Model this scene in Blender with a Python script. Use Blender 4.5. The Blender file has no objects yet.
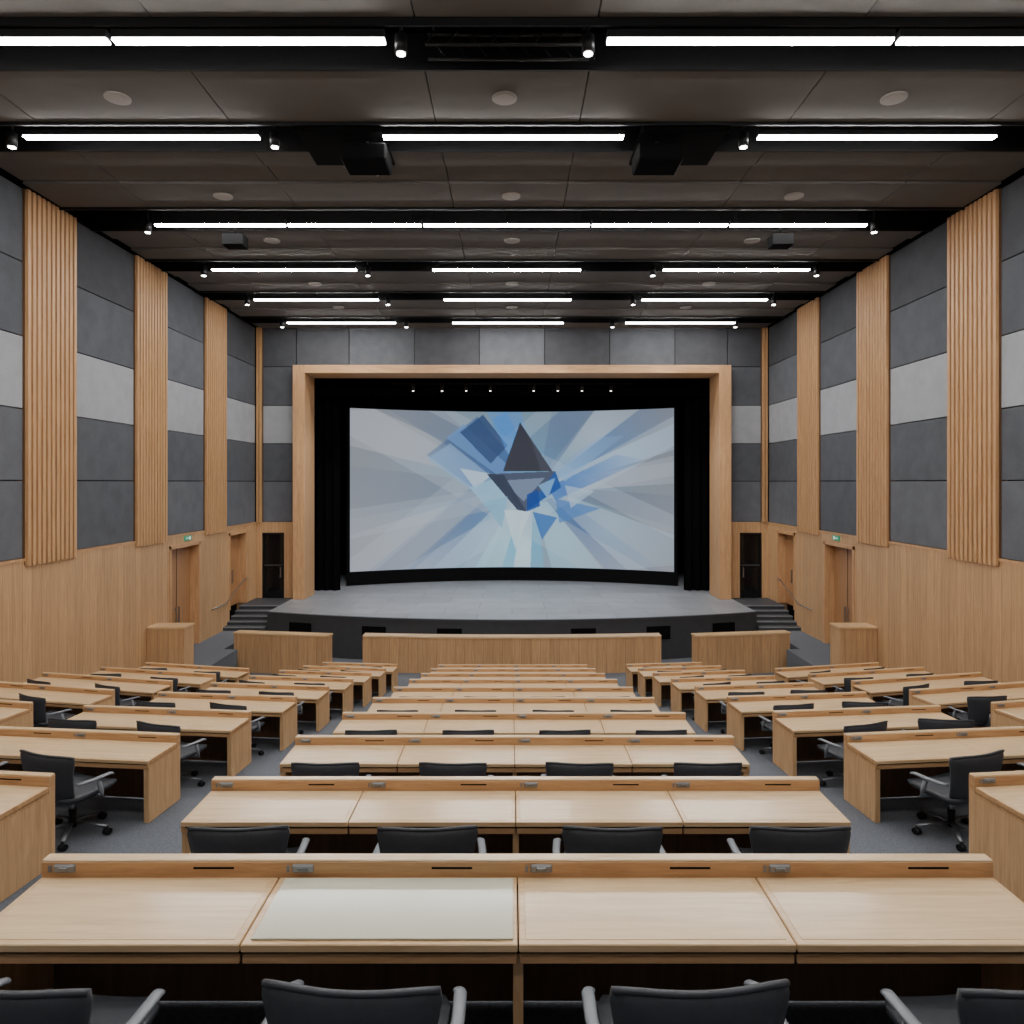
import bpy, bmesh, math, random
import numpy as np
from mathutils import Vector, Matrix
random.seed(7)
H = 6.065           # camera height above the lowest auditorium floor
F = 720.0
scene = bpy.context.scene

# ------------------------------------------------------------------ materials
def srgb(r, g, b):
    def f(c):
        c /= 255.0
        return c/12.92 if c <= 0.04045 else ((c+0.055)/1.055)**2.4
    return (f(r), f(g), f(b), 1.0)

def new_mat(name):
    m = bpy.data.materials.new(name)
    m.use_nodes = True
    nt = m.node_tree
    b = nt.nodes["Principled BSDF"]
    return m, nt, b

def noisy(name, col, rough=0.6, var=0.12, scale=8.0, bump=0.0, bscale=200.0, metal=0.0, spec=0.5, stretch=(1,1,1), fine=0.0, fscale=60):
    m, nt, b = new_mat(name)
    tc = nt.nodes.new("ShaderNodeTexCoord")
    mp = nt.nodes.new("ShaderNodeMapping"); mp.inputs["Scale"].default_value = stretch
    nt.links.new(tc.outputs["Object"], mp.inputs["Vector"])
    n = nt.nodes.new("ShaderNodeTexNoise"); n.inputs["Scale"].default_value = scale; n.inputs["Detail"].default_value = 5
    nt.links.new(mp.outputs[0], n.inputs["Vector"])
    r = nt.nodes.new("ShaderNodeValToRGB")
    r.color_ramp.elements[0].position = 0.3; r.color_ramp.elements[1].position = 0.7
    r.color_ramp.elements[0].color = tuple(c*(1-var) for c in col[:3])+(1,)
    r.color_ramp.elements[1].color = tuple(min(1, c*(1+var)) for c in col[:3])+(1,)
    nt.links.new(n.outputs["Fac"], r.inputs[0])
    out = r.outputs[0]
    if fine > 0:
        n3 = nt.nodes.new("ShaderNodeTexNoise"); n3.inputs["Scale"].default_value = fscale; n3.inputs["Detail"].default_value = 3
        nt.links.new(tc.outputs["Object"], n3.inputs["Vector"])
        mr = nt.nodes.new("ShaderNodeMapRange"); mr.inputs["From Min"].default_value = 0.3; mr.inputs["From Max"].default_value = 0.7
        mr.inputs["To Min"].default_value = 1-fine; mr.inputs["To Max"].default_value = 1+fine
        nt.links.new(n3.outputs["Fac"], mr.inputs["Value"])
        mx = nt.nodes.new("ShaderNodeMixRGB"); mx.blend_type = 'MULTIPLY'; mx.inputs[0].default_value = 1
        nt.links.new(out, mx.inputs[1]); nt.links.new(mr.outputs[0], mx.inputs[2]); out = mx.outputs[0]
    nt.links.new(out, b.inputs["Base Color"])
    b.inputs["Roughness"].default_value = rough; b.inputs["Metallic"].default_value = metal
    b.inputs["Specular IOR Level"].default_value = spec
    if bump > 0:
        n2 = nt.nodes.new("ShaderNodeTexNoise"); n2.inputs["Scale"].default_value = bscale
        nt.links.new(tc.outputs["Object"], n2.inputs["Vector"])
        bp = nt.nodes.new("ShaderNodeBump"); bp.inputs["Strength"].default_value = bump; bp.inputs["Distance"].default_value = 0.01
        nt.links.new(n2.outputs["Fac"], bp.inputs["Height"]); nt.links.new(bp.outputs[0], b.inputs["Normal"])
    return m

def wood(name, light, dark, stretch, rough=0.42, plank_axis=None, plank_w=0.3, seam=0.02, coat=0.0):
    m, nt, b = new_mat(name)
    L = nt.links
    tc = nt.nodes.new("ShaderNodeTexCoord")
    oi = nt.nodes.new("ShaderNodeObjectInfo")
    ad = nt.nodes.new("ShaderNodeVectorMath"); ad.operation = 'MULTIPLY_ADD'
    cmb = nt.nodes.new("ShaderNodeCombineXYZ")
    for i in range(3): L.new(oi.outputs["Random"], cmb.inputs[i])
    L.new(cmb.outputs[0], ad.inputs[0]); ad.inputs[1].default_value = (37, 23, 51); L.new(tc.outputs["Object"], ad.inputs[2])
    src = ad.outputs[0]
    tone = None
    if plank_axis is not None:
        sp = nt.nodes.new("ShaderNodeSeparateXYZ"); L.new(tc.outputs["Object"], sp.inputs[0])
        dv = nt.nodes.new("ShaderNodeMath"); dv.operation = 'DIVIDE'; dv.inputs[1].default_value = plank_w
        L.new(sp.outputs[plank_axis], dv.inputs[0])
        fl = nt.nodes.new("ShaderNodeMath"); fl.operation = 'FLOOR'; L.new(dv.outputs[0], fl.inputs[0])
        wn = nt.nodes.new("ShaderNodeTexWhiteNoise"); wn.noise_dimensions = '1D'; L.new(fl.outputs[0], wn.inputs["W"])
        fr = nt.nodes.new("ShaderNodeMath"); fr.operation = 'FRACT'; L.new(dv.outputs[0], fr.inputs[0])
        lt = nt.nodes.new("ShaderNodeMath"); lt.operation = 'LESS_THAN'; lt.inputs[1].default_value = seam; L.new(fr.outputs[0], lt.inputs[0])
        ad2 = nt.nodes.new("ShaderNodeVectorMath"); ad2.operation = 'MULTIPLY_ADD'
        L.new(wn.outputs["Color"], ad2.inputs[0]); ad2.inputs[1].default_value = (9, 9, 9); L.new(src, ad2.inputs[2])
        src = ad2.outputs[0]; tone = (wn, lt)
    mp = nt.nodes.new("ShaderNodeMapping"); mp.inputs["Scale"].default_value = stretch
    L.new(src, mp.inputs["Vector"])
    n = nt.nodes.new("ShaderNodeTexNoise"); n.inputs["Scale"].default_value = 1.0; n.inputs["Detail"].default_value = 7
    n.inputs["Roughness"].default_value = 0.66; n.inputs["Distortion"].default_value = 0.8
    L.new(mp.outputs[0], n.inputs["Vector"])
    r = nt.nodes.new("ShaderNodeValToRGB")
    r.color_ramp.elements[0].position = 0.30; r.color_ramp.elements[1].position = 0.66
    r.color_ramp.elements[0].color = dark; r.color_ramp.elements[1].color = light
    L.new(n.outputs["Fac"], r.inputs[0])
    out = r.outputs[0]
    if tone:
        mx = nt.nodes.new("ShaderNodeMixRGB"); mx.blend_type = 'MULTIPLY'; mx.inputs[0].default_value = 1.0
        mr = nt.nodes.new("ShaderNodeMapRange"); mr.inputs["To Min"].default_value = 0.90; mr.inputs["To Max"].default_value = 1.05
        L.new(tone[0].outputs["Value"], mr.inputs["Value"])
        L.new(out, mx.inputs[1]); L.new(mr.outputs[0], mx.inputs[2])
        mx2 = nt.nodes.new("ShaderNodeMixRGB"); mx2.blend_type = 'MIX'
        L.new(tone[1].outputs[0], mx2.inputs[0]); L.new(mx.outputs[0], mx2.inputs[1])
        mx2.inputs[2].default_value = tuple(c*0.6 for c in dark[:3])+(1,)
        out = mx2.outputs[0]
    L.new(out, b.inputs["Base Color"])
    b.inputs["Roughness"].default_value = rough
    b.inputs["Coat Weight"].default_value = coat; b.inputs["Coat Roughness"].default_value = 0.14
    bp = nt.nodes.new("ShaderNodeBump"); bp.inputs["Strength"].default_value = 0.04; bp.inputs["Distance"].default_value = 0.01
    L.new(n.outputs["Fac"], bp.inputs["Height"]); L.new(bp.outputs[0], b.inputs["Normal"])
    return m

def emis(name, col, s):
    m, nt, b = new_mat(name)
    b.inputs["Base Color"].default_value = col
    b.inputs["Emission Color"].default_value = col; b.inputs["Emission Strength"].default_value = s
    return m

M_DESK  = wood("oak_desktop", srgb(232,198,153), srgb(206,168,121), (1.6, 26, 26), rough=0.34, coat=0.5)
M_DESK2 = wood("oak_inlay", srgb(236,205,162), srgb(212,177,131), (1.4, 22, 22), rough=0.28, coat=0.6)
M_EDGE  = wood("oak_edge", srgb(214,171,124), srgb(182,137,92), (2, 30, 30), rough=0.45)
M_DPAN  = wood("oak_end_panel", srgb(218,179,133), srgb(188,147,102), (24, 24, 2.0), rough=0.5)
M_MODEST = wood("shaded_modesty_wood", srgb(122,92,66), srgb(98,72,50), (24, 24, 2.0), rough=0.6)  # modesty panel wood, darkened in colour to stand in for under-desk shade
WL, WD = srgb(214,173,128), srgb(184,142,99)
M_WALLW = wood("oak_wainscot", WL, WD, (22, 22, 1.1), rough=0.5, plank_axis=1, plank_w=0.30, seam=0.03)
M_WALLX = wood("oak_wainscot_x", WL, WD, (22, 22, 1.1), rough=0.5, plank_axis=0, plank_w=0.30, seam=0.03)
M_SLAT  = wood("oak_slat", srgb(216,171,122), srgb(186,139,94), (24, 24, 1.4), rough=0.5)
M_SLATB = wood("slat_backing", srgb(116,82,55), srgb(94,65,43), (24, 24, 1.4), rough=0.7)
M_FRAME = wood("oak_frame", srgb(214,169,123), srgb(186,141,98), (14, 14, 1.2), rough=0.45)
M_FRAMEH = wood("oak_frame_header", srgb(214,169,123), srgb(186,141,98), (1.2, 14, 14), rough=0.45)
M_DOOR  = wood("oak_door", srgb(184,138,96), srgb(158,114,76), (26, 26, 1.6), rough=0.45)
G_DARK = noisy("felt_dark", srgb(93,96,102), 0.9, 0.10, 2.5, 0.3, 90, spec=0.2, fine=0.12, fscale=45)
G_MID  = noisy("felt_mid", srgb(104,107,113), 0.9, 0.10, 2.5, 0.3, 90, spec=0.2, fine=0.12, fscale=45)
G_LITE = noisy("felt_light", srgb(166,169,174), 0.9, 0.07, 2.5, 0.3, 90, spec=0.2, fine=0.09, fscale=45)
G_TOP  = noisy("felt_top", srgb(80,82,87), 0.9, 0.10, 2.5, 0.3, 90, spec=0.2, fine=0.12, fscale=45)
M_BLACK = noisy("matt_black", srgb(12,12,13), 0.85, 0.1, 5, spec=0.1)
M_BLACKM = noisy("black_metal", srgb(18,18,20), 0.5, 0.1, 5, spec=0.3)
M_CEIL = noisy("ceiling_panel", srgb(106,103,100), 0.85, 0.05, 2, 0.1, 90, spec=0.2)
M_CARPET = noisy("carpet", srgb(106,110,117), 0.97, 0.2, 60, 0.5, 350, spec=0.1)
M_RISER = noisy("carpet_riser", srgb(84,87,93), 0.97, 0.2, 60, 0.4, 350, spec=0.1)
M_CHAIR = noisy("chair_leather", srgb(62,65,71), 0.5, 0.08, 30, 0.15, 260)
M_ARM  = noisy("chair_arm_gray", srgb(120,125,132), 0.4, 0.05, 20)
M_METAL = noisy("brushed_metal", srgb(165,168,172), 0.3, 0.05, 30, metal=0.9)
M_LATCH = noisy("latch_metal", srgb(140,142,145), 0.45, 0.05, 30, metal=0.6)
M_CHBASE = noisy("chair_base_metal", srgb(120,123,128), 0.35, 0.05, 30, metal=0.8)
M_STFACE = noisy("stage_fascia", srgb(60,63,68), 0.6, 0.08, 4)
M_SPEAK = noisy("speaker_grille", srgb(160,156,152), 0.7, 0.05, 60)
M_CURT = noisy("black_velvet", srgb(8,8,10), 0.95, 0.2, 12, spec=0.05)
M_GLASS = noisy("dark_glass", srgb(20,24,27), 0.08, 0.1, 3)
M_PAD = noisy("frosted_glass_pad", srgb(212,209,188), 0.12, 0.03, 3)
M_LIGHT = emis("led_diffuser", (1.0, 0.98, 0.95, 1), 66.0)
M_SPOTL = emis("spot_lens", (1.0, 0.97, 0.92, 1), 20.0)
M_TINY = emis("stage_lamp_lens", (1.0, 0.95, 0.88, 1), 8.0)
M_GREEN = emis("sign_green", srgb(60,150,115), 0.35)
M_WHITE = emis("sign_white", (0.8,0.9,0.85,1), 0.5)

def stage_mat():
    m, nt, b = new_mat("stage_floor_tiles"); L = nt.links
    tc = nt.nodes.new("ShaderNodeTexCoord")
    br = nt.nodes.new("ShaderNodeTexBrick"); br.offset = 0.5
    br.inputs["Scale"].default_value = 1.0; br.inputs["Brick Width"].default_value = 2.4; br.inputs["Row Height"].default_value = 1.2
    br.inputs["Mortar Size"].default_value = 0.012
    br.inputs["Color1"].default_value = srgb(138,141,146); br.inputs["Color2"].default_value = srgb(126,129,134); br.inputs["Mortar"].default_value = srgb(90,93,97)
    L.new(tc.outputs["Object"], br.inputs["Vector"])
    n = nt.nodes.new("ShaderNodeTexNoise"); n.inputs["Scale"].default_value = 1.3; n.inputs["Detail"].default_value = 8
    L.new(tc.outputs["Object"], n.inputs["Vector"])
    mr = nt.nodes.new("ShaderNodeMapRange"); mr.inputs["To Min"].default_value = 0.7; mr.inputs["To Max"].default_value = 1.25
    L.new(n.outputs["Fac"], mr.inputs["Value"])
    mx = nt.nodes.new("ShaderNodeMixRGB"); mx.blend_type = 'MULTIPLY'; mx.inputs[0].default_value = 1
    L.new(br.outputs["Color"], mx.inputs[1]); L.new(mr.outputs[0], mx.inputs[2]); L.new(mx.outputs[0], b.inputs["Base Color"])
    b.inputs["Roughness"].default_value = 0.42
    return m
M_STAGE = stage_mat()

# ------------------------------------------------------------------ mesh builder
class MB:
    def __init__(s): s.bm = bmesh.new(); s.mats = []
    def mi(s, m):
        if m not in s.mats: s.mats.append(m)
        return s.mats.index(m)
    def box(s, x0, x1, y0, y1, z0, z1, m, bev=0.0, seg=1):
        if x0 > x1: x0, x1 = x1, x0
        bm = s.bm
        v = [bm.verts.new(p) for p in ((x0,y0,z0),(x1,y0,z0),(x1,y1,z0),(x0,y1,z0),(x0,y0,z1),(x1,y0,z1),(x1,y1,z1),(x0,y1,z1))]
        k = s.mi(m); fs = []
        for q in ((0,3,2,1),(4,5,6,7),(0,1,5,4),(1,2,6,5),(2,3,7,6),(3,0,4,7)):
            f = bm.faces.new([v[i] for i in q]); f.material_index = k; fs.append(f)
        if bev > 0:
            es = list({e for f in fs for e in f.edges})
            r = bmesh.ops.bevel(bm, geom=es, offset=bev, segments=seg, profile=0.5, affect='EDGES')
            for f in r['faces']: f.material_index = k
    def prism(s, poly, z0, z1, m, mside=None):
        bm = s.bm
        a = [bm.verts.new((x, y, z0)) for x, y in poly]; b = [bm.verts.new((x, y, z1)) for x, y in poly]
        k = s.mi(m); ks = s.mi(mside or m)
        f = bm.faces.new(b); f.material_index = k
        f = bm.faces.new(a[::-1]); f.material_index = k
        n = len(poly)
        for i in range(n):
            f = bm.faces.new((a[i], a[(i+1) % n], b[(i+1) % n], b[i])); f.material_index = ks
    def cyl(s, c, r, h, m, axis='Z', seg=20, r2=None):
        bm = s.bm; k = s.mi(m); r2 = r if r2 is None else r2
        A, B = [], []
        for i in range(seg):
            t = 2*math.pi*i/seg; ca, sa = math.cos(t), math.sin(t)
            if axis == 'Z': p, q = (c[0]+r*ca, c[1]+r*sa, c[2]), (c[0]+r2*ca, c[1]+r2*sa, c[2]+h)
            elif axis == 'X': p, q = (c[0], c[1]+r*ca, c[2]+r*sa), (c[0]+h, c[1]+r2*ca, c[2]+r2*sa)
            else: p, q = (c[0]+r*ca, c[1], c[2]+r*sa), (c[0]+r2*ca, c[1]+h, c[2]+r2*sa)
            A.append(bm.verts.new(p)); B.append(bm.verts.new(q))
        for i in range(seg):
            f = bm.faces.new((A[i], A[(i+1) % seg], B[(i+1) % seg], B[i])); f.material_index = k; f.smooth = True
        f = bm.faces.new(A[::-1]); f.material_index = k
        f = bm.faces.new(B); f.material_index = k
    def tube(s, pts, rx, rz, m, seg=8):
        bm = s.bm; k = s.mi(m); rings = []
        P = [Vector(p) for p in pts]
        for i, p in enumerate(P):
            d = (P[min(i+1, len(P)-1)] - P[max(i-1, 0)]).normalized()
            side = Vector((1, 0, 0)) if abs(d.x) < 0.8 else Vector((0, 1, 0))
            up = d.cross(side).normalized(); side = up.cross(d).normalized()
            rings.append([bm.verts.new(p + side*rx*math.cos(2*math.pi*j/seg) + up*rz*math.sin(2*math.pi*j/seg)) for j in range(seg)])
        for a, b in zip(rings, rings[1:]):
            for j in range(seg):
                f = bm.faces.new((a[j], a[(j+1) % seg], b[(j+1) % seg], b[j])); f.material_index = k; f.smooth = True
        bm.faces.new(rings[0][::-1]).material_index = k; bm.faces.new(rings[-1]).material_index = k
    def mesh(s, name, zscale=1.0):
        if zscale != 1.0:
            for v in s.bm.verts: v.co.z *= zscale
        bmesh.ops.recalc_face_normals(s.bm, faces=s.bm.faces)
        me = bpy.data.meshes.new(name); s.bm.to_mesh(me); s.bm.free()
        for m in s.mats: me.materials.append(m)
        return me
    def obj(s, name, loc=None, rot=0.0):
        return place(s.mesh(name), name, loc if loc else (0, 0, H), rot)

def place(me, name, loc, rot=0.0):
    o = bpy.data.objects.new(name, me); o.location = loc; o.rotation_euler = (0, 0, rot)
    scene.collection.objects.link(o); return o

# ------------------------------------------------------------------ layout
LED = [3.39, 5.27, 7.28, 9.28, 11.28, 13.28, 15.28, 17.28, 19.28, 21.28]
DTOP = 0.674                                        # ledge top above floor
def floor_z(n): return -1.746-DTOP - 0.405*(n-1)    # n = 1..10
LOW = floor_z(10)
PLAT = -5.25
S1, S2 = 0.105, 0.21
def E(L, X):
    a = abs(X)
    return L + S1*max(0, min(a, 6.05)-2.8) + S2*max(0, a-6.05)
XW = 10.2
CEIL = 6.14
REAR = -3.0
STG = -4.62

# floor terraces
fb = MB()
edges = [1.4] + LED
def strip(La, Lb, x0, x1, top, flat_a=None, flat_b=None):
    xs = [x0] + [x for x in (-6.05, -2.8, 2.8, 6.05) if x0 < x < x1] + [x1]
    pa = [(x, flat_a if flat_a is not None else E(La, x)) for x in xs]
    pb = [(x, flat_b if flat_b is not None else E(Lb, x)) for x in xs]
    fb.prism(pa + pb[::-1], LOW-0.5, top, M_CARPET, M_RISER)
strip(0, 1.4, -XW-0.35, XW+0.35, floor_z(1)+0.405, flat_a=REAR)
for n in range(1, 11):
    strip(edges[n-1], edges[n], -6.05, 6.05, floor_z(n))
    if n <= 7:
        for sg in (-1, 1):
            a, b = sorted((sg*6.05, sg*(XW+0.35)))
            strip(edges[n-1], edges[n], a, b, max(floor_z(n), PLAT))
for sg in (-1, 1):
    a, b = sorted((sg*6.05, sg*(XW+0.35)))
    strip(edges[7], 0, a, b, PLAT, flat_b=19.2)
    def q(xa, xb, ya, yb, top):
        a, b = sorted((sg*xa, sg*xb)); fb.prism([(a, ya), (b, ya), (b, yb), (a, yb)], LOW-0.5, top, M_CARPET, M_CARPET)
    q(9.05, XW+0.35, 19.2, 25.4, PLAT)
    q(8.62, 9.05, 19.2, 22.6, PLAT)
    q(8.62, 9.05, 22.6, 26.2, LOW)
    q(6.05, 8.62, 19.2, 26.2, LOW)
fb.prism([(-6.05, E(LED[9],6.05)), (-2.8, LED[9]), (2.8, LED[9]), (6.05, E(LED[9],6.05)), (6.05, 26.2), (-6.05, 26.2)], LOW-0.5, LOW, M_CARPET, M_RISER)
fb.obj("floor")

# aisle half steps
for sg, nm in ((-1, "left"), (1, "right")):
    b = MB()
    for n in range(1, 10):
        b2 = 0.36
        for (xa, xb) in ((2.3, 3.27), (5.78, 6.3)):
            if xa > 5 and n > 6: continue
            xs = sorted((sg*xa, sg*min(xb, 6.04)))
            yy = E(LED[n-1], xa if xa < 5 else 6.0)
            b.box(xs[0], xs[1], E(LED[n-1], xa)-0.0, yy+b2, floor_z(n+1), floor_z(n)-0.2025, M_CARPET)
            b.box(xs[0], xs[1], yy+b2-0.03, yy+b2+0.006, floor_z(n)-0.215, floor_z(n)-0.199, M_METAL)
    b.obj("aisle_steps")

# ------------------------------------------------------------------ side walls
DOORS = [(21.5, 23.45, -1.98, PLAT), (26.0, 27.6, -1.9, STG)]
SLATS = []
z = 15.05 - 4.41*4
while z < 28: SLATS.append(z); z += 4.41
SEAMS = [-1.6, 0.03, 1.53, 3.05, 4.6, CEIL]
TONE = [G_MID, G_DARK, G_LITE, G_DARK, G_TOP]
for sg, nm in ((-1, "left"), (1, "right")):
    def bx(b, xa, xb, *r, **k): b.box(sg*xa, sg*xb, *r, **k)
    b = MB()
    bx(b, XW+0.36, XW+0.7, REAR, 29.0, LOW-0.5, CEIL+1.2, M_BLACK)
    b.obj("wall_"+nm)
    b = MB()
    y = REAR
    for (d0, d1, dt, db) in DOORS:
        bx(b, XW, XW+0.355, y, d0, LOW-0.3, -1.62, M_WALLW)
        bx(b, XW, XW+0.355, d0, d1, dt, -1.62, M_WALLW)
        y = d1
    bx(b, XW, XW+0.355, y, 28.7, LOW-0.3, -1.62, M_WALLW)
    bx(b, XW-0.015, XW+0.3, REAR, 28.7, -1.66, -1.6, M_FRAME)
    b.obj("wainscot_"+nm)
    b = MB()
    bx(b, XW+0.16, XW+0.355, REAR, 28.7, -1.6, CEIL+0.9, M_BLACK)
    b.obj("wall_upper_"+nm)
    for i, (d0, d1, dt, db) in enumerate(DOORS):
        b = MB()
        bx(b, XW+0.28, XW+0.35, d0, d1, db, dt, M_DOOR)
        mid = (d0+d1)/2
        bx(b, XW+0.272, XW+0.29, mid-0.008, mid+0.008, db, dt-0.05, M_BLACK)
        for k in (-1, 1):
            bx(b, XW+0.22, XW+0.245, mid+k*0.1-0.015, mid+k*0.1+0.015, db+0.85, db+1.35, M_METAL)
            for hz in (0.9, 1.3): bx(b, XW+0.24, XW+0.285, mid+k*0.1-0.01, mid+k*0.1+0.01, db+hz-0.01, db+hz+0.01, M_METAL)
        for (a, c) in ((d0-0.07, d0+0.03), (d1-0.03, d1+0.07)):
            bx(b, XW-0.03, XW+0.33, a, c, db, dt+0.06, M_FRAME)
        bx(b, XW-0.03, XW+0.33, d0-0.07, d1+0.07, dt-0.04, dt+0.07, M_FRAME)
        b.obj("door_%d" % (i+1 + (0 if sg < 0 else 2)))
    b = MB()
    yc = 22.6
    bx(b, XW-0.05, XW, yc-0.22, yc+0.22, -1.83, -1.69, M_GREEN)
    bx(b, XW-0.056, XW-0.05, yc-0.16, yc+0.0, -1.77, -1.745, M_WHITE)
    bx(b, XW-0.056, XW-0.05, yc+0.05, yc+0.13, -1.81, -1.71, M_WHITE)
    b.obj("exit_sign")
    bays = []
    prev = REAR
    for s in SLATS:
        if s > prev: bays.append((prev, s))
        prev = s+1.75
        b = MB()
        s1 = min(s+1.75, 28.65)
        bx(b, XW+0.0, XW+0.16, s, s1, -1.75, CEIL, M_SLATB)
        n = 11; w = (s1-s)/n
        for i in range(n):
            bx(b, XW-0.07, XW+0.001, s+i*w+w*0.19, s+(i+1)*w-w*0.19, -1.76, CEIL, M_SLAT, bev=0.006)
        b.obj("wood_slat_panel")
    if prev < 28.6: bays.append((prev, 28.65))
    for (a, c) in bays:
        b = MB()
        for k in range(5):
            m = TONE[k]
            if random.random() < 0.18 and k != 2: m = G_MID if m is G_DARK else G_DARK
            bx(b, XW+0.02, XW+0.16, a+0.012, c-0.012, SEAMS[k]+0.012, SEAMS[k+1]-0.012, m, bev=0.008)
        b.obj("acoustic_wall_panel")
    b = MB()
    xr = sg*(XW-0.1)
    b.tube([(xr, 24.3, PLAT+0.95), (xr, 25.4, PLAT+0.95), (xr, 27.2, STG+0.95), (xr, 27.6, STG+0.95)], 0.018, 0.018, M_METAL)
    for yy, zz in ((24.4, PLAT), (25.4, PLAT), (27.2, STG), (27.5, STG)):
        b.tube([(xr, yy, zz+0.95), (sg*(XW+0.0), yy, zz+0.9)], 0.012, 0.012, M_METAL, 6)
    b.obj("stair_handrail")

b = MB(); b.box(-XW-0.7, XW+0.7, REAR-0.3, REAR, LOW-0.5, CEIL+1.2, G_MID); b.obj("wall_rear")

# ------------------------------------------------------------------ stage end wall
YB = 28.7
b = MB()
for sg in (-1, 1):
    b.box(sg*8.5, sg*(XW+0.7), YB+0.17, YB+0.5, -1.6, CEIL+1.2, M_BLACK)
    b.box(sg*8.5, sg*9.08, YB, YB+0.5, LOW, -1.6, M_WALLX)
    b.box(sg*9.96, sg*(XW+0.7), YB, YB+0.5, LOW, -1.6, M_WALLX)
    b.box(sg*9.08, sg*9.96, YB, YB+0.5, -2.02, -1.6, M_WALLX)
b.box(-8.5, 8.5, YB+0.17, YB+0.5, 4.4, CEIL+1.2, M_BLACK)
b.obj("wall_stage")
for sg in (-1, 1):
    b = MB()
    b.box(sg*9.08, sg*9.96, YB+0.1, YB+0.16, STG, -2.02, M_GLASS)
    b.box(sg*9.08, sg*9.15, YB+0.02, YB+0.12, STG, -2.02, M_BLACKM); b.box(sg*9.89, sg*9.96, YB+0.02, YB+0.12, STG, -2.02, M_BLACKM)
    b.box(sg*9.15, sg*9.89, YB+0.02, YB+0.12, -2.1, -2.02, M_BLACKM)
    b.box(sg*9.15, sg*9.89, YB+0.04, YB+0.12, -3.35, -3.3, M_STFACE)
    b.box(sg*9.2, sg*9.24, YB-0.03, YB+0.04, -3.8, -3.4, M_METAL)
    b.obj("door_%d" % (5 if sg < 0 else 6))
    b = MB()
    for k in range(5):
        b.box(sg*8.62, sg*9.93, YB+0.03, YB+0.17, SEAMS[k]+0.012, SEAMS[k+1]-0.012, [G_MID,G_DARK,G_LITE,G_DARK,G_TOP][k], bev=0.008)
    b.obj("acoustic_wall_panel")
    b = MB()
    b.box(sg*9.95, sg*10.19, YB+0.02, YB+0.17, -1.6, CEIL, M_SLATB)
    for i in range(2): b.box(sg*(9.965+i*0.115), sg*(9.965+i*0.115+0.085), YB-0.09, YB+0.03, -1.6, CEIL, M_SLAT)
    b.obj("wood_slat_panel")
b = MB()
xs = [-8.6, -6.5, -3.9, -1.3, 1.3, 3.9, 6.5, 8.6]; tn = [G_TOP, G_DARK, G_TOP, G_MID, G_TOP, G_DARK, G_TOP]
for i in range(7):
    b.box(xs[i]+0.012, xs[i+1]-0.012, YB+0.03, YB+0.17, 4.4, CEIL, tn[i], bev=0.008)
b.obj("acoustic_wall_panel")
b = MB()
for sg in (-1, 1): b.box(sg*8.15, sg*8.62, 28.28, 29.7, STG, 4.6, M_FRAME, bev=0.012)
b.box(-8.15, 8.15, 28.28, 29.7, 4.28, 4.6, M_FRAMEH, bev=0.012)
b.obj("proscenium_frame")

# stage house
b = MB()
b.box(-10.6, -10.4, 29.2, 37, STG, 7.2, M_BLACK); b.box(10.4, 10.6, 29.2, 37, STG, 7.2, M_BLACK)
b.box(-10.6, 10.6, 36.8, 37, STG, 7.2, M_BLACK); b.box(-10.6, 10.6, 29.2, 37, 7.2, 7.35, M_BLACK)
b.obj("wall_stage_house")

# stage platform
arc = []
for i in range(33):
    u = -1 + 2*i/32
    arc.append((8.7*u, 25.6 - 1.5*(1-u*u)))
b = MB()
b.prism(arc + [(8.7, 28.69), (8.49, 28.69), (8.49, 29.21), (10.39, 29.21), (10.39, 36.79), (-10.39, 36.79), (-10.39, 29.21), (-8.49, 29.21), (-8.49, 28.69), (-8.7, 28.69)], LOW, STG, M_STAGE, M_STFACE)
for (p, q) in zip(arc, arc[1:]):
    b.prism([(p[0], p[1]-0.03), (q[0], q[1]-0.03), (q[0], q[1]+0.1), (p[0], p[1]+0.1)], STG-0.09, STG+0.004, M_STFACE)
for xv in (-7.4, -4.7, -2.1, 2.4, 5.0, 7.4):
    u = xv/8.7; yv = 25.6-1.5*(1-u*u); sl = 2*1.5*u/8.7
    b.prism([(xv-0.42, yv-0.42*sl-0.05), (xv+0.42, yv+0.42*sl-0.05), (xv+0.42, yv+0.42*sl+0.1), (xv-0.42, yv-0.42*sl+0.1)], STG-0.75, STG-0.3, M_BLACK)
b.obj("stage_platform")
for sg in (-1, 1):
    b = MB()
    n = 5
    for i in range(n):
        zt = PLAT + (STG-PLAT)*(i+1)/n
        y0 = 25.4 + i*0.38
        a, c = sorted((sg*8.72, sg*(XW-0.002)))
        b.box(a, c, y0, 28.69, LOW, zt, M_STFACE)
        b.box(a, c, y0-0.01, y0+0.05, zt-0.03, zt+0.004, M_STAGE)
    b.obj("stage_steps")

# curtains
def curtain(x0, x1, y, z0, z1, amp, per, name):
    bm = bmesh.new(); n = int(abs(x1-x0)/per*10); pa = []
    for i in range(n+1):
        x = x0+(x1-x0)*i/n; yy = y+amp*math.sin(2*math.pi*(x-x0)/per)
        pa.append((bm.verts.new((x, yy, z0)), bm.verts.new((x, yy, z1))))
    for p, q in zip(pa, pa[1:]):
        f = bm.faces.new((p[0], q[0], q[1], p[1])); f.smooth = True
    me = bpy.data.meshes.new(name); bm.to_mesh(me); bm.free(); me.materials.append(M_CURT)
    place(me, name, (0, 0, H))
curtain(-9.9, -7.3, 30.6, STG+0.01, 6.5, 0.08, 0.35, "stage_curtain")
curtain(7.3, 9.9, 30.6, STG+0.01, 6.5, 0.08, 0.35, "stage_curtain")
curtain(-10, 10, 30.2, 3.6, 7.1, 0.05, 0.4, "stage_valance_curtain")
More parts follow.
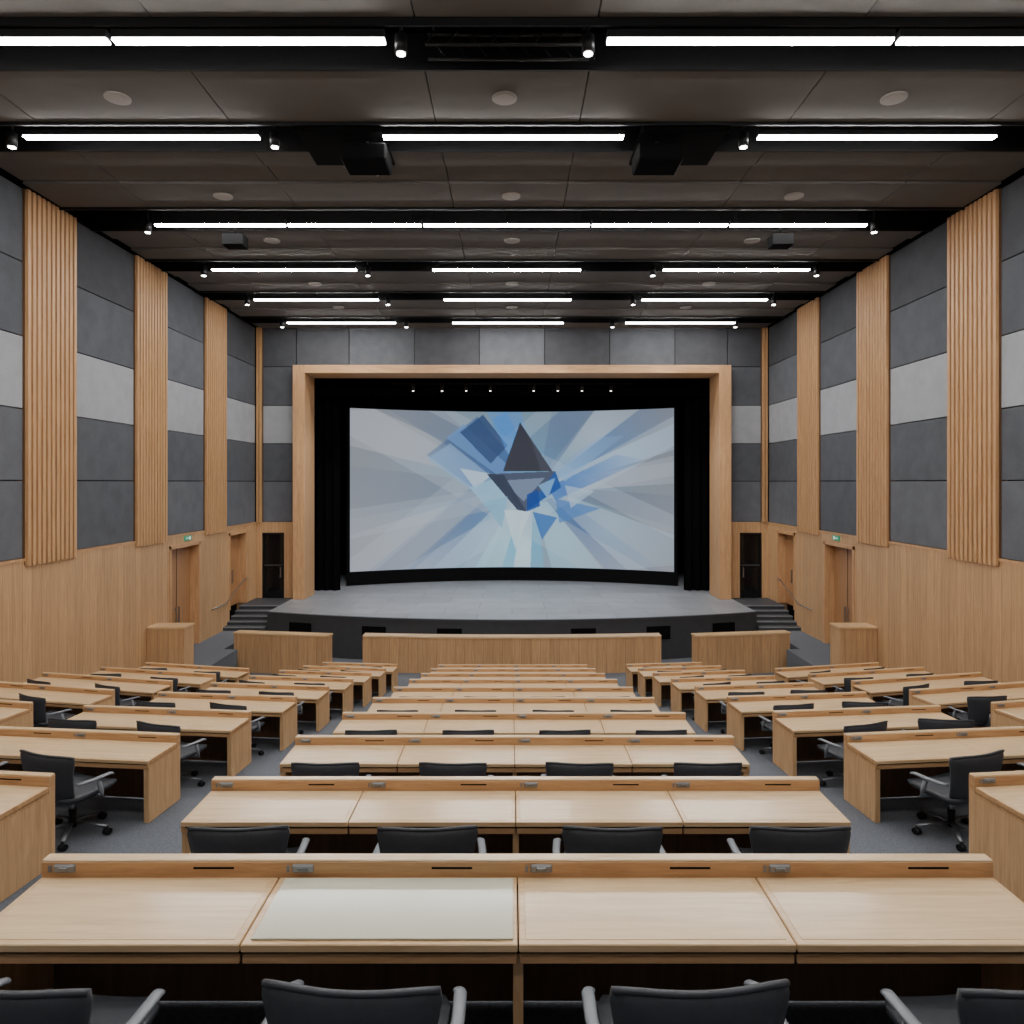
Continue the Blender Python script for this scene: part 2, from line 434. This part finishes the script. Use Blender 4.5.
curtain(-10, 10, 36.0, STG+0.01, 7.1, 0.08, 0.4, "stage_backdrop_curtain")
b = MB()
b.tube([(-5, 29.9, 4.08), (5, 29.9, 4.08)], 0.03, 0.03, M_BLACKM)
for x in (-4.1, -2.9, -1.9, -0.9, 0.9, 1.9, 2.9, 4.1):
    b.cyl((x, 29.86, 3.78), 0.07, 0.28, M_BLACKM, seg=12)
    b.cyl((x, 29.86, 3.765), 0.035, 0.014, M_TINY, seg=12)
b.obj("stage_lighting_bar")

# ------------------------------------------------------------------ projection screen with artwork
def screen():
    NX, NY = 600, 306
    px = np.linspace(349, 672, NX)[None, :].repeat(NY, 0); py = np.linspace(408, 573, NY)[:, None].repeat(NX, 1)
    def lin(c):
        c = np.array(c)/255.0; return np.where(c <= 0.04045, c/12.92, ((c+0.055)/1.055)**2.4)
    C = (522.0, 486.0)
    d = np.hypot(px-C[0], (py-C[1])*1.1)
    img = np.zeros((NY, NX, 3))
    base = np.array([156, 158, 165.0])
    for k in range(3): img[..., k] = base[k] + 6*np.sin((px-349)/70+k*0.2) - 16*(1-(py-408)/165)
    img[..., 2] += 38*np.exp(-(d/95)**2); img[..., 1] += 12*np.exp(-(d/95)**2); img[..., 0] -= 34*np.exp(-(d/95)**2)
    def poly(pts, col, al, g=None):
        m = np.zeros(px.shape, bool); n = len(pts)
        j = n-1
        for i in range(n):
            xi, yi = pts[i]; xj, yj = pts[j]
            c = ((yi > py) != (yj > py)) & (px < (xj-xi)*(py-yi)/((yj-yi) or 1e-9)+xi)
            m ^= c; j = i
        w = m*al
        if g is not None:
            (gx, gy, gl) = g
            w = w*np.clip(1-np.hypot(px-gx, py-gy)/gl, 0.0, 1)
        for k in range(3): img[..., k] = img[..., k]*(1-w)+col[k]*w
    # broad translucent shards spanning the screen
    poly([(349,408),(372,408),(505,470),(495,482),(349,446)], (192,194,200), .6, (400,440,150))
    poly([(385,408),(440,408),(512,474),(500,480)], (104,112,134), .5, (450,440,110))
    poly([(349,466),(349,520),(492,494),(498,484)], (122,128,144), .5, (430,490,130))
    poly([(349,536),(349,573),(404,573),(498,490)], (190,196,204), .6, (430,530,130))
    poly([(400,573),(458,573),(512,498),(495,490)], (96,122,166), .7, (470,525,110))
    poly([(428,573),(482,573),(518,500),(504,498)], (172,204,226), .85, (485,535,110))
    poly([(472,573),(512,573),(528,504),(514,500)], (186,224,240), .95, (508,548,90))
    poly([(500,573),(544,573),(538,505),(520,504)], (124,186,218), .95, (528,540,90))
    poly([(512,573),(530,573),(532,512),(522,512)], (220,240,248), .95, (522,556,80))
    poly([(552,573),(604,573),(548,504),(534,504)], (170,212,234), .85, (560,540,95))
    poly([(606,573),(664,573),(562,498),(545,500)], (86,110,156), .8, (580,525,100))
    poly([(628,573),(672,566),(672,536),(566,496),(552,500)], (180,202,222), .7, (610,525,120))
    poly([(672,496),(672,528),(562,496),(560,488)], (108,116,136), .55, (600,495,110))
    poly([(672,456),(672,484),(560,492),(558,484)], (184,190,202), .65, (620,476,120))
    poly([(672,424),(672,450),(565,486),(556,478)], (176,202,228), .8, (620,455,110))
    poly([(640,408),(672,408),(672,420),(560,478),(545,474)], (100,134,188), .65, (595,448,95))
    poly([(596,408),(640,408),(556,474),(546,470)], (194,208,224), .7, (600,432,110))
    poly([(552,408),(596,408),(552,470),(542,462)], (94,110,146), .6, (570,440,90))
    poly([(484,408),(520,408),(528,440),(510,468)], (104,150,214), .75, (505,430,80))
    # large crossing beams
    poly([(672,416),(672,446),(450,573),(396,573)], (198,214,234), .36)
    poly([(349,436),(349,410),(372,408),(650,573),(580,573)], (200,208,220), .30)
    poly([(560,408),(592,408),(410,573),(366,573)], (112,128,160), .28)
    poly([(424,408),(450,408),(672,516),(672,540)], (210,222,238), .24)
    poly([(349,510),(349,540),(672,476),(672,462)], (198,206,220), .24)
    poly([(349,560),(349,573),(372,573),(560,408),(536,408)], (206,216,230), .20)
    # angular blocks left of the triangle
    poly([(422,454),(474,413),(516,462),(482,498)], (62,90,142), .8, (490,458,120))
    poly([(422,458),(446,442),(498,484),(484,502)], (150,184,222), .65)
    poly([(442,436),(460,421),(516,474),(502,480)], (116,152,204), .75)
    poly([(456,430),(480,411),(506,444),(488,463)], (56,74,112), .8)
    poly([(490,416),(504,408),(522,440),(510,462)], (92,146,218), .65)
    poly([(456,468),(490,474),(472,490)], (206,224,238), .8)
    poly([(466,488),(494,478),(506,504),(482,508)], (164,204,230), .8)
    # right shards
    poly([(548,488),(618,454),(646,460),(556,502)], (66,112,188), .75, (560,485,95))
    poly([(556,474),(600,436),(626,434),(566,482)], (150,186,226), .75, (565,470,90))
    poly([(556,500),(602,510),(560,526)], (86,128,190), .7)
    poly([(566,486),(596,492),(572,510)], (190,212,234), .65)
    # central figure
    poly([(519,419),(501,471),(553,471)], (54,56,66), .98)
    poly([(531,440),(519,419),(553,471),(541,471)], (70,73,86), .95)
    poly([(484,474),(556,471),(524,514)], (76,84,104), .96)
    poly([(500,481),(545,478),(523,503)], (132,146,172), .85)
    poly([(484,474),(502,475),(526,514),(516,512)], (54,62,82), .96)
    poly([(524,514),(556,471),(562,488)], (48,84,154), .93)
    poly([(538,486),(556,478),(548,500)], (140,182,224), .85)
    poly([(526,496),(538,490),(540,508),(526,514)], (42,74,148), .88)
    poly([(480,504),(506,498),(500,532)], (140,188,218), .75)
    poly([(502,512),(530,514),(514,554)], (218,238,246), .8)
    poly([(532,514),(558,520),(542,544)], (66,110,178), .8)
    img = np.clip(img, 0, 255)
    lin_img = lin(img)
    g = lin_img.mean(-1, keepdims=True); lin_img = np.clip(g+(lin_img-g)*1.2, 0, None)
    u = (px-510.5)/161.5; X = u*7.2; Y = 33.8-1.8*u*u; Z = 3.29 - (py-408)/165.0*7.29
    co = np.stack([X, Y, Z], -1).reshape(-1, 3)
    me = bpy.data.meshes.new("projection_surface")
    idx = np.arange(NX*NY).reshape(NY, NX)
    q = np.stack([idx[:-1, :-1], idx[1:, :-1], idx[1:, 1:], idx[:-1, 1:]], -1).reshape(-1, 4)
    me.from_pydata(co.tolist(), [], q.tolist())
    ca = me.color_attributes.new("art", 'FLOAT_COLOR', 'POINT')
    rgba = np.concatenate([lin_img.reshape(-1, 3), np.ones((NX*NY, 1))], 1).astype(np.float32)
    ca.data.foreach_set("color", rgba.ravel())
    m, nt, bs = new_mat("projected_artwork")
    at = nt.nodes.new("ShaderNodeVertexColor"); at.layer_name = "art"
    bs.inputs["Base Color"].default_value = (0.04, 0.04, 0.04, 1); bs.inputs["Roughness"].default_value = 0.9
    bs.inputs["Specular IOR Level"].default_value = 0.1
    nt.links.new(at.outputs[0], bs.inputs["Emission Color"]); bs.inputs["Emission Strength"].default_value = 0.92
    me.materials.append(m)
    root = bpy.data.objects.new("projection_screen", None); scene.collection.objects.link(root); root.location = (0, 0, H)
    o = place(me, "projection_surface", (0, 0, 0)); o.parent = root
    b = MB()
    N = 40
    def P(u, off=0): return (7.2*u, 33.8-1.8*u*u+off)
    for i in range(N):
        u0, u1 = -1.02+2.04*i/N, -1.02+2.04*(i+1)/N
        p, q2 = P(u0, 0.04), P(u1, 0.04); r, s2 = P(u1, 0.2), P(u0, 0.2)
        b.prism([p, q2, r, s2], STG+0.005, 3.4, M_BLACK)
        p, q2 = P(u0, -0.02), P(u1, -0.02)
        b.prism([p, q2, r, s2], STG+0.005, -4.02, M_BLACK)
    o = b.obj("screen_frame", (0, 0, 0)); o.parent = root
screen()

# ------------------------------------------------------------------ ceiling
SLOTS = [(-0.9, 0.3), (2.7, 3.8), (6.2, 7.2), (9.6, 10.68), (12.28, 13.3), (16.1, 17.5), (19.85, 20.85), (23.15, 24.15), (26.7, 27.6)]
b = MB()
b.box(-XW-0.7, XW+0.7, REAR-0.3, 29.3, CEIL+0.95, CEIL+1.2, M_BLACK)
b.obj("ceiling")
y = REAR
BL = []
for (a, c) in SLOTS: BL.append((y, a)); y = c
BL.append((y, YB+0.1))
XSEAM = [-XW+0.12, -8.1, -4.8, -1.3, 1.15, 4.7, 8.1, XW-0.12]
b = MB()
for (a, c) in BL:
    L = c-a
    cuts = [a, c] if L < 2.1 else ([a, a+0.7, a+1.5, c] if L < 3.2 and a > 13 else [a, (a+c)/2, c])
    if abs(a-10.68) < 0.01: cuts = [a, c]
    for i in range(len(cuts)-1):
        dz = 0.0 if i % 2 == 0 else 0.05
        for k in range(len(XSEAM)-1):
            b.box(XSEAM[k]+0.01, XSEAM[k+1]-0.01, cuts[i]+0.02, cuts[i+1]-0.02, CEIL+dz, CEIL+dz+0.12, M_CEIL)
b.obj("ceiling_panels")
b = MB()
for (a, c) in SLOTS:
    for yy in (a, c-0.04):
        b.box(-XW, XW, yy, yy+0.04, CEIL-0.05, CEIL+0.5, M_BLACKM)
    b.box(-XW, XW, (a+c)/2-0.25, (a+c)/2+0.25, CEIL+0.45, CEIL+0.6, M_BLACKM)
b.obj("trim_1")

def bar(x0, x1, y, w, h):
    b = MB()
    b.box(x0, x1, -w/2-0.012, w/2+0.012, 0.0, 0.11, M_BLACKM)
    b.box(x0+0.01, x1-0.01, -w/2, w/2, -0.03, 0.001, M_LIGHT)
    n = max(2, int((x1-x0)/1.9)+1)
    for i in range(n):
        x = x0+0.2+(x1-x0-0.4)*i/(n-1)
        b.cyl((x, 0, 0.11), 0.012, CEIL+0.95-h-0.11, M_BLACKM, seg=6)
    b.obj("linear_ceiling_light", (0, y, H+h))
S3 = [(-8.5, -4.4), (-2.25, 1.95), (4.28, 8.42)]
ROWS = [(-0.3, S3), (3.2, S3), (6.6, S3), (9.68, [(-9.2, -5.42), (-5.36, -1.7), (1.27, 5.12), (5.18, 9.2)]), (12.55, S3),
        (16.85, [(-8.35, -5.3), (-5.25, -2.12), (-2.07, 1.82), (1.87, 5.05), (5.1, 8.3)]), (20.4, S3), (23.75, S3), (27.2, S3)]
for (yy, segs) in ROWS:
    for (a, c) in segs: bar(a, c, yy, 0.12, 5.94 if yy < 10 else 6.02)
# track spots
b = MB()
b.cyl((0, 0, 0.12), 0.02, 0.5, M_BLACKM, seg=8)
b.box(-0.03, 0.03, -0.03, 0.03, 0.05, 0.14, M_BLACKM)
b.cyl((0, 0, -0.16), 0.085, 0.24, M_BLACKM, seg=18)
b.cyl((0, 0, -0.172), 0.06, 0.014, M_SPOTL, seg=18)
spot_me = b.mesh("track_spotlight")
SP = [(9.68, (-1.5, 1.03)), (12.55, (-8.75, -4.15, 4.05)), (16.85, (-8.55, 8.5)), (20.4, (-8.75, -4.1, 4.0, 8.65)),
      (23.75, (-8.75, -4.1, 4.0, 8.65)), (27.2, (-8.7, -4.0, 3.8, 8.45)), (6.6, (-8.75, -4.1, 4.05, 8.7))]
for yy, xs_ in SP:
    for x in xs_: place(spot_me, "track_spotlight", (x, yy+0.05, H+(5.95 if yy < 10 else 6.02)))
for x in (-6, -2, 2, 6):  # added spots that brighten the stage floor, separate from the modelled fixtures
    ld = bpy.data.lights.new("added_stage_fill", 'SPOT'); ld.energy = 1500; ld.spot_size = math.radians(75); ld.spot_blend = 0.8; ld.shadow_soft_size = 0.15
    o = bpy.data.objects.new("added_stage_fill_spot", ld); scene.collection.objects.link(o)
    o.location = (x, 27.0, H+5.7); o.rotation_euler = (math.radians(8), 0, 0)
# ceiling speakers
b = MB()
b.cyl((0, 0, -0.02), 0.2, 0.03, M_SPEAK, seg=28); b.cyl((0, 0, -0.03), 0.165, 0.012, M_SPEAK, seg=28)
sp_me = b.mesh("ceiling_speaker")
for yy, xs_ in ((11.5, (-6.3, -0.12, 6.1)), (15.45, (-6.2, -0.02, 6.05)), (18.3, (-6.1, 0, 6.1)), (22.3, (-6.1, 0, 6.1)), (25.3, (-6.1, 0, 6.1))):
    for x in xs_: place(sp_me, "ceiling_speaker", (x, yy, H+CEIL-0.001))
# projectors in black ceiling hatches
for sg in (-1, 1):
    b = MB()
    b.box(-0.4, 0.4, -0.35, 0.35, -0.13, 0.17, M_BLACK, bev=0.03)
    b.cyl((0.12, 0.33, 0.0), 0.09, 0.12, M_BLACKM, axis='Y', seg=20)
    b.cyl((0, 0, 0.17), 0.04, 0.5, M_BLACKM, seg=10)
    b.box(sg*(-0.35), sg*1.15, -0.55, 0.95, 0.33, 0.42, M_BLACK)
    b.box(sg*(-0.35), sg*1.15, -0.55, -0.5, 0.25, 0.42, M_BLACK)
    b.obj("ceiling_projector", (sg*2.6, 12.9, H+5.76))
for x in (-6.65, 6.45):
    b = MB(); b.box(-0.25, 0.25, -0.2, 0.2, -0.16, 0.12, M_BLACK, bev=0.02); b.cyl((0, 0.18, 0), 0.07, 0.08, M_GLASS, axis='Y'); b.cyl((0, 0, 0.12), 0.025, 0.5, M_BLACKM, seg=8)
    b.obj("ceiling_camera", (x, 17.3, H+5.8))
# central rigging truss at first slot
b = MB()
for yy in (0, 0.35):
    for zz in (0, 0.35): b.tube([(-1.2, yy, zz), (1.1, yy, zz)], 0.025, 0.025, M_BLACKM, 8)
for i in range(8):
    x = -1.2+i*0.3
    b.tube([(x, 0, 0), (x+0.28, 0, 0.35)], 0.012, 0.012, M_BLACKM, 6); b.tube([(x, 0.35, 0.35), (x+0.28, 0.35, 0)], 0.012, 0.012, M_BLACKM, 6)
for x in (-1.1, 1.0): b.cyl((x, 0.17, 0.3), 0.02, 0.7, M_BLACKM, seg=8)
b.obj("rigging_truss", (0, 9.95, H+6.05))

# ------------------------------------------------------------------ desks
def desk_mesh(w, seats):
    """origin = back edge centre on the floor; front faces -Y"""
    b = MB(); h = w/2
    pw = w/seats
    ledge = -0.065; fr = -0.55
    T = DTOP-0.079      # desktop height
    for i in range(seats):
        x0, x1 = -h+i*pw, -h+(i+1)*pw
        g = 0.003
        b.box(x0+g, x1-g, fr, ledge, T-0.033, T, M_DESK, bev=0.004)
        b.box(x0+0.03, x1-0.03, fr+0.03, ledge-0.015, T-0.003, T+0.002, M_DESK2, bev=0.0015)
        b.box(x0+pw*0.64, x0+pw*0.81, ledge-0.002, ledge+0.01, T+0.038, T+0.047, M_BLACK)
        b.box(x0+0.06, x0+0.16, ledge-0.01, ledge+0.01, T+0.022, T+0.06, M_LATCH, bev=0.006)
        b.box(x0+0.085, x0+0.135, ledge-0.014, ledge, T+0.03, T+0.05, M_CHBASE, bev=0.004)
        b.box(x0+0.035, x0+0.05, ledge-0.006, ledge+0.01, T+0.025, T+0.055, M_LATCH)
        b.box(x0+0.006, x1-0.006, fr+0.012, fr+0.03, T-0.085, T-0.047, M_EDGE, bev=0.003)
        b.box(x0+0.02, x1-0.02, fr+0.03, ledge, T-0.085, T-0.073, M_EDGE)
    b.box(-h, h, fr+0.02, ledge, T-0.048, T-0.032, M_BLACK)
    b.box(-h, h, ledge, 0, T-0.048, DTOP-0.01, M_EDGE, bev=0.003)
    b.box(-h+0.001, h-0.001, ledge+0.003, -0.003, DTOP-0.012, DTOP, M_DESK2, bev=0.004)
    b.box(-h+0.02, h-0.02, -0.06, -0.03, 0.02, T-0.04, M_MODEST)
    for s in (-1, 1):
        b.box(s*h, s*(h-0.055), fr+0.02, 0, 0.0, T-0.045, M_DPAN, bev=0.004)
        b.box(s*h, s*(h-0.02), fr+0.004, ledge, T-0.07, T-0.002, M_EDGE, bev=0.003)
    if seats > 2:
        x = 0; b.box(x-0.02, x+0.02, fr+0.04, -0.03, 0, T-0.045, M_DPAN)
    return b.mesh("auditorium_desk")
D4, D2, D3 = desk_mesh(4.4, 4), desk_mesh(2.3, 2), desk_mesh(2.9, 2)

# ------------------------------------------------------------------ chair
def chair_mesh():
    b = MB(); bm = b.bm
    def shell(fn, nu, nv, m):
        k = b.mi(m); g = {}
        for side in (0, 1):
            for i in range(nu+1):
                for j in range(nv+1):
                    g[side, i, j] = bm.verts.new(fn(i/nu*2-1, j/nv, side))
        for side in (0, 1):
            for i in range(nu):
                for j in range(nv):
                    f = bm.faces.new((g[side,i,j], g[side,i+1,j], g[side,i+1,j+1], g[side,i,j+1])); f.material_index = k; f.smooth = True
        for i in range(nu):
            for j in (0, nv):
                f = bm.faces.new((g[0,i,j], g[0,i+1,j], g[1,i+1,j], g[1,i,j])); f.material_index = k; f.smooth = True
        for j in range(nv):
            for i in (0, nu):
                f = bm.faces.new((g[0,i,j], g[0,i,j+1], g[1,i,j+1], g[1,i,j])); f.material_index = k; f.smooth = True
    def rnd(v, r=0.12, a=0.05):
        e = min(v, 1-v)/r
        return 1.0 if e >= 1 else 1-a+a*math.sqrt(max(0, 1-(1-e)**2))
    def backf(u, v, side):
        w = (0.235+0.072*v)*rnd(v)
        x = u*w
        z = 0.47+0.475*v - 0.016*v*abs(u)**5
        y = -0.225 - 0.06*v - 0.02*math.sin(v*math.pi) + 0.055*u*u
        t = 0.03*(1-0.55*max(abs(u)**6, (2*v-1)**8))
        return (x, y-(t if side else 0), z)
    shell(backf, 14, 10, M_CHAIR)
    pts = []
    for i in range(13):
        u = -1+2*i/12
        p = backf(u*0.98, 0.985, 0); pts.append((p[0], p[1]-0.012, p[2]))
    b.tube(pts, 0.011, 0.013, M_CHAIR, 8)
    def seatf(u, v, side):
        w = 0.265*rnd(v, 0.2, 0.12)
        y = -0.23+0.47*v
        z = 0.49 + 0.015*u*u - 0.05*max(0, v-0.8) - 0.01*math.sin(v*math.pi)
        t = 0.085*(1-0.6*max(abs(u)**6, (2*v-1)**8))
        return (u*w, y, z-(t if side else 0))
    shell(seatf, 10, 10, M_CHAIR)
    b.tube([(0, -0.05, 0.42), (0, -0.22, 0.42), (0, -0.30, 0.5), (0, -0.325, 0.66)], 0.035, 0.012, M_CHBASE)
    for s in (-1, 1):
        x = s*0.315
        b.tube([(s*0.2, 0.02, 0.43), (x, 0.02, 0.44), (x+s*0.01, 0.0, 0.5), (x+s*0.01, -0.03, 0.615)], 0.014, 0.022, M_ARM)
        b.tube([(x+s*0.005, -0.24, 0.67), (x+s*0.012, -0.2, 0.66), (x+s*0.01, -0.05, 0.645), (x-s*0.0, 0.09, 0.635), (x-s*0.01, 0.12, 0.62)], 0.024, 0.014, M_ARM, 10)
    b.box(-0.1, 0.1, -0.12, 0.1, 0.39, 0.43, M_BLACKM, bev=0.01)
    b.cyl((0, 0, 0.2), 0.018, 0.2, M_METAL, seg=12); b.cyl((0, 0, 0.08), 0.03, 0.18, M_BLACKM, seg=14)
    for i in range(5):
        a = math.radians(90+72*i); c, s = math.cos(a), math.sin(a)
        b.tube([(0.02*c, 0.02*s, 0.125), (0.16*c, 0.16*s, 0.115), (0.3*c, 0.3*s, 0.085)], 0.02, 0.014, M_CHBASE, 8)
        b.cyl((0.3*c, 0.3*s, 0.05), 0.01, 0.04, M_BLACKM, seg=8)
        b.cyl((0.3*c-0.025, 0.3*s, 0.033), 0.033, 0.05, M_BLACKM, axis='X', seg=12)
    return b.mesh("office_chair", zscale=0.84)
CH = chair_mesh()

def put_desk(me, cx, cy, zf, rot): place(me, "auditorium_desk", (cx, cy, H+zf), rot)
def put_chair(cx, cy, zf, rot, s=1.0):
    o = place(CH, "office_chair", (cx, cy, H+zf), rot); o.scale = (s, s, s)
for n in range(1, 11):
    L = LED[n-1]; zf = floor_z(n)
    put_desk(D4, 0.025, L, zf, 0)
    for i, x in enumerate((-1.63, -0.51, 0.6, 1.71)):
        r = random.uniform(-0.05, 0.05)
        if n == 1: r = (-0.1, -0.06, 0.06, 0.1)[i]
        put_chair(x, L-0.5-(0.3 if n == 1 else 0.26), zf, r)
    for sg in (-1, 1):
        th = math.atan(S1)
        w = 2.3
        y0 = E(L, 3.38)
        cx = sg*(3.38+math.cos(th)*w/2); cy = y0+math.sin(th)*w/2
        put_desk(D2, cx, cy, zf, sg*th)
        for k, dx in enumerate((-0.58, 0.56)):
            ca, sa = math.cos(sg*th), math.sin(sg*th)
            lx, ly = sg*dx, -0.76
            r = sg*th + random.uniform(-0.25, 0.25)
            if k == 0 and n in (2, 3, 4): r = sg*0.32; ly = -0.8
            put_chair(cx+lx*ca-ly*sa, cy+lx*sa+ly*ca, zf, r, 1.06)
        if n <= 8:
            th = math.atan(S2); w = 2.9; y0 = E(L, 6.45)
            zo = max(zf, PLAT)
            cx = sg*(6.45+math.cos(th)*w/2); cy = y0+math.sin(th)*w/2
            put_desk(D3, cx, cy, zo, sg*th)
            for dx in (-0.95, 0.5):
                ca, sa = math.cos(sg*th), math.sin(sg*th)
                lx, ly = sg*dx, -0.78
                put_chair(cx+lx*ca-ly*sa, cy+lx*sa+ly*ca, zo, sg*th+random.uniform(-0.25, 0.25), 1.06)

# glass pad on the nearest desk
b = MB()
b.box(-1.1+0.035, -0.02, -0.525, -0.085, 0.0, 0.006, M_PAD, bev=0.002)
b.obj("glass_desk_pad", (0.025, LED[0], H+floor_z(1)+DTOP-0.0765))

# ------------------------------------------------------------------ front partitions
b = MB()
N = 24
for i in range(N):
    u0, u1 = -1+2*i/N, -1+2*(i+1)/N
    def P(u, o): return (4.77*u, 22.75+0.25*u*u+o)
    b.prism([P(u0, 0), P(u1, 0), P(u1, 0.38), P(u0, 0.38)], LOW, -4.95, M_WALLX)
    b.prism([P(u0, -0.02), P(u1, -0.02), P(u1, 0.4), P(u0, 0.4)], -4.95, -4.9, M_DESK)
b.obj("front_partition_wall")
for sg in (-1, 1):
    b = MB()
    hh = -4.8-LOW
    b.box(-1.58, 1.58, 0, 0.35, 0, hh-0.05, M_WALLX); b.box(-1.6, 1.6, -0.02, 0.37, hh-0.05, hh, M_DESK)
    b.obj("front_partition_wall", (sg*7.32, 22.75, H+LOW), sg*math.radians(9))
    b = MB()
    xs = sorted((sg*9.15, sg*(XW-0.01)))
    b.box(xs[0], xs[1], 20.1, 20.7, PLAT, -4.1, M_WALLX); b.box(xs[0]-0.02*(sg > 0), xs[1]+0.02*(sg < 0), 20.08, 20.72, -4.1, -4.05, M_DESK)
    b.obj("entry_partition")

# ------------------------------------------------------------------ world + camera
w = bpy.data.worlds.new("world"); scene.world = w; w.use_nodes = True
w.node_tree.nodes["Background"].inputs[0].default_value = (0.02, 0.02, 0.022, 1)
cd = bpy.data.cameras.new("camera"); cam = bpy.data.objects.new("camera", cd); scene.collection.objects.link(cam)
cam.location = (0, 0, H); cam.rotation_euler = (math.radians(90), 0, 0)
cd.sensor_width = 36; cd.lens = 36*F/1024; cd.shift_y = -30/1024; cd.clip_end = 200; cd.clip_start = 0.05
scene.camera = cam
